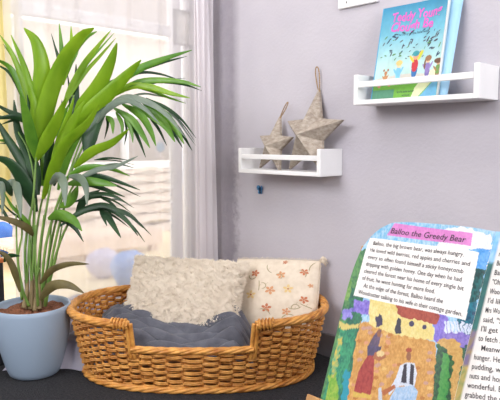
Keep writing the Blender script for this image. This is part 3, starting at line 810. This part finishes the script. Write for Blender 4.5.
    # ---- lettering
    ink = mat('black_ink', (44,40,44), rough=.6)
    q = MB()
    def line(mbd, body, a, b_, cap, shear=0, bold=0, mi=0, maxw=None):
        """a, b_ = surveyed ends of the baseline"""
        v, f = text_geo(body, shear, bold); A, Bp = np.array(st(*a)), np.array(st(*b_)); dv = Bp-A; L_ = np.linalg.norm(dv); dv /= L_; pv = np.array([-dv[1], dv[0]])
        # keep the page's own left slant
        w = v[:,0].max(); s_ = L_/w; sy = cap/.69
        mbd.add([W(*(A+dv*p[0]*s_+pv*p[1]*sy), .0007) for p in v], f, mi)
    capt = abs(st(420,236)[1]-st(420,229)[1])
    line(q, 'Balloo the Greedy Bear', (391.5,234.0), (468,244.3), capt*.84, .12, .002)
    q.build('title', ink, left, smooth=False)
    q = MB(); xh = abs(st(420,270)[1]-st(420,265.2)[1])
    T = ['Balloo, the big brown bear, was always hungry.', 'He loved wild berries, red apples and cherries and', 'every so often found himself a sticky honeycomb', 'dripping with golden honey. One day when he had',
         'cleared the forest near his home of every single bit', 'of fruit, he went hunting for more food.', '   At the edge of the forest, Balloo heard the', 'Woodcutter talking to his wife in their cottage garden.']
    frac = [.90, .97, .93, .93, .965, .71, .81, 1.0]
    for k, body in enumerate(T):
        l0 = np.array((372.8, 245.2))+(np.array((359.5,294.2))-np.array((372.8,245.2)))*k/7
        l1 = np.array((476.5, 259.6))+(np.array((463.5,317))-np.array((476.5,259.6)))*k/7
        if k == 0: l0 = l0+np.array((1,0.2))
        l1 = l0+(l1-l0)*frac[k]
        line(q, body, l0, l1, xh*.93, 0, .004)
    q.build('story_text', ink, left, smooth=False)
    q = MB()
    R_ = ['roared', 'Bear, and', 'Balloo said,', '"Oh dear, oh', 'Woodcutter,', "I'd like to", 'Mrs Wood', 'said, "Sit and', "I'll get a pot", 'to fetch a spoon', '   Meanwhile his', 'hunger. He saw', 'pudding, with', 'nuts and honey', 'wonderful. Balloo', 'grabbed the pot', 'that was on the']
    for k, body in enumerate(R_):
        y = 257+k*9.35; x = 486.5-(y-303)*.238
        wpx = len(body)*(2.35+.045*k)
        sl = .128+.0012*k
        line(q, body, (x+2.2, y), (x+2.2+wpx, y+wpx*sl), xh*1.0, 0, .004)
    q.build('facing_text', ink, rp, smooth=False)
    # ---- wooden stand: back board, ledge, two rear legs down to the floor
    wood = mat('stand_wood', (176,128,74), (204,158,100), rough=.5, scale=14, stretch=(1,1,.2), bump=.15)
    def Q(s, t, o): return P0+h*s+up*t+n_*o
    e2 = empty('book_stand', (P0[0]+.25, P0[1], 0), 'pale wooden book stand holding up the open story book', 'stand')
    q = MB(); tt1 = st(362,245)[1]; t1 = tt1+.002
    sL = -.009
    q.box((sL, -.02, -.0135), (.66, t1, -.0265), M=lambda p: Q(*p)); q.build('back_board', wood, e2, smooth=False, bevel=.002)
    q = MB(); q.box((sL-.004, -.030, -.0265), (.68, -.0135, .035), M=lambda p: Q(*p)); q.build('ledge', wood, e2, smooth=False, bevel=.002)
    q = MB(); q.box((sL-.004, -.010, .027), (.68, .004, .035), M=lambda p: Q(*p)); q.build('lip', wood, e2, smooth=False, bevel=.002)
    for s_ in (.05, .60):
        f0 = Q(s_, t1*.75, -.0265); dirn = np.array([0, .10, -f0[2]])
        q = MB(); a_ = f0; z_ = f0[2]
        q.add([a_+np.array(p) for p in ((0,0,0),(.03,0,0),(.03,.02,0),(0,.02,0))]+[np.array((a_[0]+dx, a_[1]+.05+dy, 0)) for dx, dy in ((0,0),(.03,0),(.03,.02),(0,.02))], [(0,1,2,3),(7,6,5,4),(0,4,5,1),(1,5,6,2),(2,6,7,3),(3,7,4,0)]); q.build('leg', wood, e2, smooth=False)
        l0 = Q(s_, -.026, -.02)
        q = MB(); q.add([l0+np.array(p) for p in ((0,-.012,0),(.03,-.012,0),(.03,.012,.004),(0,.012,.004))]+[np.array((l0[0]+dx, l0[1]-.06+dy, 0)) for dx, dy in ((0,-.012),(.03,-.012),(.03,.012),(0,.012))], [(0,1,2,3),(7,6,5,4),(0,4,5,1),(1,5,6,2),(2,6,7,3),(3,7,4,0)]); q.build('leg', wood, e2, smooth=False)
story_book()

# ------------------------------------------------------------ potted palm
def palm():
    c = np.array([*(CAM+0)[:2], 0]); f0 = onplane(26, 382, (0,0,0), np.array([0,0,1.]))
    R0, RTp, H = .080, .121, .232
    c = f0+FH*R0*1.0; c[2] = 0
    e = empty('potted_palm', c, 'tall bright green palm in a pale blue-grey pot on the floor at the left', 'plant')
    prof = [(.0,.002),(R0-.006,.002),(R0,.006)]
    for i in range(1, 15):
        k = i/14; prof.append((R0+(RTp-R0)*(math.sin(k*PI/2)**.8), .006+(H-.006)*k))
    prof += [(RTp-.002,H+.002),(RTp-.006,H+.001),(RTp-.009,H-.006),(RTp-.011,H-.035),(0,H-.035)]
    q = MB(); q.lathe(prof, c, 72); q.build('pot', mat('blue_grey_glaze', (152,170,190), (158,176,195), rough=.42, scale=4), e)
    q = MB(); q.grid(lambda u, v: (c[0]+(RTp-.011)*v*math.cos(2*PI*u), c[1]+(RTp-.011)*v*math.sin(2*PI*u), H-.020+.004*math.sin(u*37+v*9)+.003*math.sin(u*91-v*23)), 60, 14, 0, True)
    q.build('soil', mat('clay_pebbles', (112,68,46), (160,104,74), rough=.9, scale=120, bump=.8, bscale=200), e)
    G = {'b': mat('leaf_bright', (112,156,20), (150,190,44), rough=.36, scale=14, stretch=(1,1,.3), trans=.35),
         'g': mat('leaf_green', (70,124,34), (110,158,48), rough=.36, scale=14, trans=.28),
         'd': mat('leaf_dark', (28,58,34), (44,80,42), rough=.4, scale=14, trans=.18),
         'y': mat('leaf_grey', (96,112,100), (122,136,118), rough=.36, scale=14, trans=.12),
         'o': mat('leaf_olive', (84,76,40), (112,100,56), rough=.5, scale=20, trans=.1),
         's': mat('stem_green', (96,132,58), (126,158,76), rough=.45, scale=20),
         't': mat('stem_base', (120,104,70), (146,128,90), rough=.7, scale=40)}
    keys = list(G); mats = list(G.values())
    Z0 = float((c-CAM)@FW)
    def zlim(px): return 2.005/(.725+.688*(250-px)/F)-.03
    def leaf(q, pts, w, k, zb, zt, twist=None):
        """pts run tip -> base in survey pixels; w = full width in pixels"""
        n = 16; P = spline(pts, n); C3 = []
        for i, p in enumerate(P):
            t = i/(n-1); z = min(zt+(zb-zt)*t, zlim(p[0])); C3.append(at(p[0], p[1], z))
        tw = twist if twist is not None else random.uniform(-.5, .5)
        vs = []; wz = w/F*Z0*.5/max(.5, math.cos(tw))*1.08
        for i in range(n):
            t = i/(n-1); T = C3[min(i+1,n-1)]-C3[max(i-1,0)]; T /= np.linalg.norm(T)
            view = C3[i]-CAM; view /= np.linalg.norm(view)
            s = np.cross(T, view); s /= np.linalg.norm(s)+1e-9; nn = np.cross(s, T)
            s2 = s*math.cos(tw)+nn*math.sin(tw); n2 = -s*math.sin(tw)+nn*math.cos(tw)
            ww = wz*min(1, (math.sin(min(1, t*1.25+.02)*PI*.5))**.75)*(1 if t < .72 else 1-.72*((t-.72)/.28)**1.3)
            for a_, o in ((-1, -.18), (-.5, .12), (0, 0), (.5, .12), (1, -.18)): vs.append(C3[i]+s2*ww*a_-n2*ww*o*1.0)
        q.add(vs, [(5*i+j, 5*i+j+1, 5*i+6+j, 5*i+5+j) for i in range(n-1) for j in range(4)], keys.index(k))
    def stem(q, pts, r0, r1, z0, z1, k='s'):
        P = spline(pts, 20); q.tube([at(p[0], p[1], min(z0+(z1-z0)*i/19, zlim(p[0]))) for i, p in enumerate(P)], [r0+(r1-r0)*i/19 for i in range(20)], 8, mi=keys.index(k))
    Zc = Z0
    fronds = []; lr = random.Random(12)
    # (stem, leaflets) ; leaflet = (points tip->base, width px, colour, depth offset of the tip)
    fronds.append(([(24,305),(25,250),(33,200),(36,160),(39,128),(42,100)], 0, [
        ([(0,35),(12,54),(24,84),(33,115),(38,140)],7,'b',-.02), ([(-6,58),(10,68),(22,90),(32,118),(37,150)],8,'g',.0),
        ([(11,35),(24,66),(33,100),(38,130),(38,150)],9,'b',-.05), ([(24,28),(36,42),(42,66),(41,92),(40,125)],16,'b',-.06),
        ([(94,28),(82,36),(66,58),(52,90),(43,125),(37,158)],16,'b',-.08), ([(20,92),(26,115),(31,138),(36,160)],11,'g',-.1),
        ([(66,98),(58,118),(48,138),(36,161)],12,'b',-.1), ([(30,84),(36,110),(38,135),(36,158)],10,'b',-.05)]))
    fronds.append(([(38,305),(40,255),(47,205),(56,160),(66,120),(74,95)], .02, [
        ([(59,22),(61,42),(62,62),(60,88)],5,'g',.05), ([(71,26),(71,45),(67,62),(63,85)],6,'b',.05), ([(59,34),(63,55),(64,70)],3,'g',.05),
        ([(111,30),(98,46),(84,64),(70,90),(62,112)],6,'b',0), ([(116,38),(100,56),(84,74),(68,100)],4,'b',.03),
        ([(117,43),(110,64),(98,88),(84,108),(74,128)],16,'b',-.06), ([(76,64),(76,90),(74,108),(68,130)],8,'d',.02),
        ([(141,60),(126,76),(106,96),(86,116),(64,146)],15,'b',-.1), ([(141,66),(120,80),(100,92),(84,110)],9,'g',-.02),
        ([(99,104),(87,124),(66,144),(53,172),(43,199)],11,'b',-.12), ([(85,100),(72,122),(62,146),(58,170)],11,'b',-.09), ([(92,112),(78,136),(66,160),(58,190)],8,'g',-.04),
        ([(74,98),(66,124),(58,150),(50,185)],9,'b',-.06)]))
    fronds.append(([(43,305),(49,255),(60,205),(72,165),(88,125),(108,100)], .0, [
        ([(192,50),(166,58),(140,68),(118,82),(92,104)],8,'g',0), ([(184,82),(160,74),(138,73),(116,84)],3,'d',.05),
        ([(201,87),(184,82),(160,80),(136,83),(104,98)],6,'g',-.06), ([(190,98),(170,93),(150,87),(130,86),(98,104)],7,'b',-.05),
        ([(186,78),(168,80),(150,84),(120,92)],2,'y',.04), ([(182,100),(160,96),(140,94),(110,104)],2,'y',.04)]))
    fronds.append(([(40,305),(45,250),(57,205),(74,165),(92,130),(112,104),(136,100),(158,106)], -.04, [
        ([(196,138),(182,120),(167,108),(146,98)],3,'d',0), ([(196,146),(186,132),(176,118),(160,108)],2,'y',.02), ([(184,144),(174,126),(160,112),(142,102)],9,'g',-.05), ([(175,142),(166,126),(152,114),(130,102)],9,'g',-.08),
        ([(167,146),(158,128),(146,112)],3,'d',-.02), ([(156,146),(150,130),(140,115),(122,104)],7,'g',-.1), ([(150,148),(142,134),(132,120),(114,108)],7,'g',-.06),
        ([(133,143),(131,130),(124,116)],4,'g',-.02), ([(186,138),(168,116),(150,103),(126,97),(106,106)],6,'y',-.1), ([(160,124),(144,108),(126,100),(108,108),(96,124)],6,'y',-.14),
        ([(110,104),(98,118),(90,134),(86,156)],14,'d',0), ([(122,138),(122,124),(116,112)],4,'g',0), ([(113,134),(112,122),(106,116)],5,'g',0)]))
    fronds.append(([(45,305),(52,258),(62,215),(72,188),(84,176),(100,174)], -.06, [
        ([(129,129),(112,143),(92,152),(74,168)],9,'b',-.05), ([(138,156),(116,166),(96,170),(72,182)],5,'y',-.08), ([(130,176),(108,168),(84,168),(66,178)],6,'g',-.02),
        ([(140,190),(116,181),(96,176),(76,180)],5,'d',-.06), ([(117,186),(100,182),(86,180),(68,184)],10,'g',-.04), ([(87,206),(86,188),(80,178),(68,176)],7,'y',-.12),
        ([(65,206),(64,186),(59,177),(50,184)],9,'y',-.14), ([(128,160),(110,158),(94,160)],2,'d',0), ([(134,168),(118,164),(100,166)],2,'y',0)]))
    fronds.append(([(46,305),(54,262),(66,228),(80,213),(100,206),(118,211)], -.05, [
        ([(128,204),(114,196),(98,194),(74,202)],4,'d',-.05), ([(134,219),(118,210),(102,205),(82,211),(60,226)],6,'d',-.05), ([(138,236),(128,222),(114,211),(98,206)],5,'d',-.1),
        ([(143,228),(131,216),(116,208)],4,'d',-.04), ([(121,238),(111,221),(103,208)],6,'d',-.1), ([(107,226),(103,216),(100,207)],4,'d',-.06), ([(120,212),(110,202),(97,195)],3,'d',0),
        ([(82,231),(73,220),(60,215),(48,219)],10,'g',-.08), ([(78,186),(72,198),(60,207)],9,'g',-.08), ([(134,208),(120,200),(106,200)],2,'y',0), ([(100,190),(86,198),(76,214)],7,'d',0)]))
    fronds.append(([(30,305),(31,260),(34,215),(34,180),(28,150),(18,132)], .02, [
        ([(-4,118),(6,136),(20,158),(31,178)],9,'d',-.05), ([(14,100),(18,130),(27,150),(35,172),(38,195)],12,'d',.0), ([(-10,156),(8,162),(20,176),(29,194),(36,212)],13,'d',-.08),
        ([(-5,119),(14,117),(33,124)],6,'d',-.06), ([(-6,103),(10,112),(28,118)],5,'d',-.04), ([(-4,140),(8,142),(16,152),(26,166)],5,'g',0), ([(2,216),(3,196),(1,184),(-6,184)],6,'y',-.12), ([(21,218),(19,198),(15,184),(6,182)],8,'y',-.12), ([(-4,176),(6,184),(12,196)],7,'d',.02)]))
    fronds.append(([(20,305),(18,262),(22,232),(16,205)], -.02, [
        ([(-8,216),(10,220),(26,227),(34,236)],7,'o',-.1), ([(4,192),(12,206),(24,218),(32,228)],4,'g',-.06), ([(-4,200),(4,212),(10,224)],3,'d',0)]))
    fronds.append(([(36,305),(37,280),(40,268)], -.1, [
        ([(89,264),(70,264),(52,270),(40,284)],6,'o',-.08), ([(84,293),(68,285),(52,286),(40,300)],9,'o',-.08)]))
    fronds.append(([(24,305),(20,285),(12,268)], -.1, [([(-6,250),(6,256),(14,270),(20,292)],6,'o',-.05), ([(20,256),(10,256),(4,262)],5,'d',0)]))
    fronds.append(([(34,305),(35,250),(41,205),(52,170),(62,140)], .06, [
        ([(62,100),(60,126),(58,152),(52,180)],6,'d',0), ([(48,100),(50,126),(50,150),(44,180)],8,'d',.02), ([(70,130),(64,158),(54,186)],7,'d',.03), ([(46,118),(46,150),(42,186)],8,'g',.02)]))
    for st_, dz, lv in fronds:
        q = MB()
        base = np.array(st_[0], float)
        stem(q, [(base[0]+(28-base[0])*.25+4, 306)]+list(st_[1:]), .0052, .0022, Zc-.01+dz*.3, Zc+dz)
        for pts, w, k, off in lv:
            leaf(q, pts, w, k, Zc+dz, Zc+dz+off)
            if k in 'bgd' and lr.random() < .6:                   # a slimmer neighbour growing behind it
                m_ = len(pts)-1; ox, oy = lr.uniform(-9, 9), lr.uniform(2, 12)
                leaf(q, [(p_[0]+ox*(1-i_/m_), p_[1]+oy*(1-i_/m_)) for i_, p_ in enumerate(pts)], w*.55, {'b':'g','g':'d','d':'d'}[k], Zc+dz+.02, Zc+dz+off+.06, lr.uniform(-.6, .6))
        q.build('frond', mats, e)
    q = MB()
    for (a_, b_, r) in (((24,308),(28,272),.010),((31,309),(31,262),.011),((39,309),(38,268),.010),((44,307),(46,274),.008),((28,310),(25,280),.008),((35,311),(35,276),.009)):
        stem(q, [a_, ((a_[0]+b_[0])/2+1, (a_[1]+b_[1])/2), b_], r, r*.35, Zc-.02+random.uniform(-.02,.03), Zc-.01, 't')
    for (a_, b_) in (((26,300),(30,225)),((33,300),(30,215)),((36,300),(44,215)),((41,300),(52,220)),((44,302),(62,226)),((22,300),(16,215)),((30,302),(35,205)),((38,302),(36,225))):
        stem(q, [a_, ((a_[0]+b_[0])/2+random.uniform(-2,2), (a_[1]+b_[1])/2), b_], .0046, .0026, Zc-.02, Zc-.02)
    q.build('stem_cluster', mats, e)
palm()

# dark box with an orange lid at the very left edge
def dark_box():
    c = at(-4, 290, 2.02); q = MB(); x, y = -.285, -1.16
    e = empty('storage_box', (x, y, 0), 'black box with orange lid at the left edge behind the pot', 'box')
    a = onplane(4, 280, (-.25, 0, 0), np.array([1.,0,0])); z = onplane(0, 263, (-.25,0,0), np.array([1.,0,0]))[2]
    q.box((-.31, a[1]-.2, 0), (-.25, a[1], z)); q.build('body', mat('black_plastic', (34,34,38), rough=.5), e, smooth=False, bevel=.003)
    q = MB(); q.box((-.312, a[1]-.202, z), (-.248, a[1]+.002, z+.014)); q.build('lid', mat('orange_plastic', (206,112,60)), e, smooth=False, bevel=.002)
dark_box()

# ------------------------------------------------------------ light
def area(name, loc, target, size, power, color, sy=None):
    l = bpy.data.lights.new(name, 'AREA'); l.energy = power; l.size = size; l.color = color
    if sy: l.shape = 'RECTANGLE'; l.size_y = sy
    o = bpy.data.objects.new(name, l); COL.objects.link(o); o.location = loc
    o.rotation_euler = (Vector(target)-Vector(loc)).to_track_quat('-Z', 'Y').to_euler(); return o
area('overhead_fill', (.4, -1.0, 2.34), (.3, -.8, 0), .8, 10, (1, .98, .98))  # added overhead fill that lifts the wall near the corner; no fitting modelled
area('back_fill', (.5, -3.0, 1.9), (.3, -.3, .3), 2.0, 58, (.98, .98, 1), .9)  # added fill behind the camera, evens out the corner; no window there
area('side_fill', (3.3, -1.0, 1.5), (.2, -.3, .6), 1.2, 56, (.97, .98, 1), 1.2)  # added fill from the right for the shelf end panels; no window there
s = bpy.data.lights.new('sun', 'SUN'); s.energy = 1.6; s.angle = .05; s.color = (1, .95, .86)
so = bpy.data.objects.new('sun', s); COL.objects.link(so); so.rotation_euler = Vector((-.55, .35, -.9)).to_track_quat('-Z', 'Y').to_euler(); so.location = (0, 0, 6)
w = bpy.data.worlds.new('world'); SC.world = w; w.use_nodes = True
bg = w.node_tree.nodes['Background']; bg.inputs[0].default_value = (.93, .95, 1, 1); bg.inputs[1].default_value = 2.5

cam = bpy.data.cameras.new('camera'); co = bpy.data.objects.new('camera', cam); COL.objects.link(co)
cam.sensor_width = 36; cam.lens = F/500*36; cam.clip_start = .02
co.matrix_world = Matrix(((RT[0], UP[0], -FW[0], CAM[0]), (RT[1], UP[1], -FW[1], CAM[1]), (RT[2], UP[2], -FW[2], CAM[2]), (0, 0, 0, 1)))
SC.camera = co
SC.view_settings.view_transform = 'Standard'; SC.view_settings.look = 'None'; SC.view_settings.exposure = 0.0; SC.view_settings.gamma = 1
SC.view_settings.use_curve_mapping = False
SC.cycles.use_denoising = True
SC.cycles.transparent_max_bounces = 16
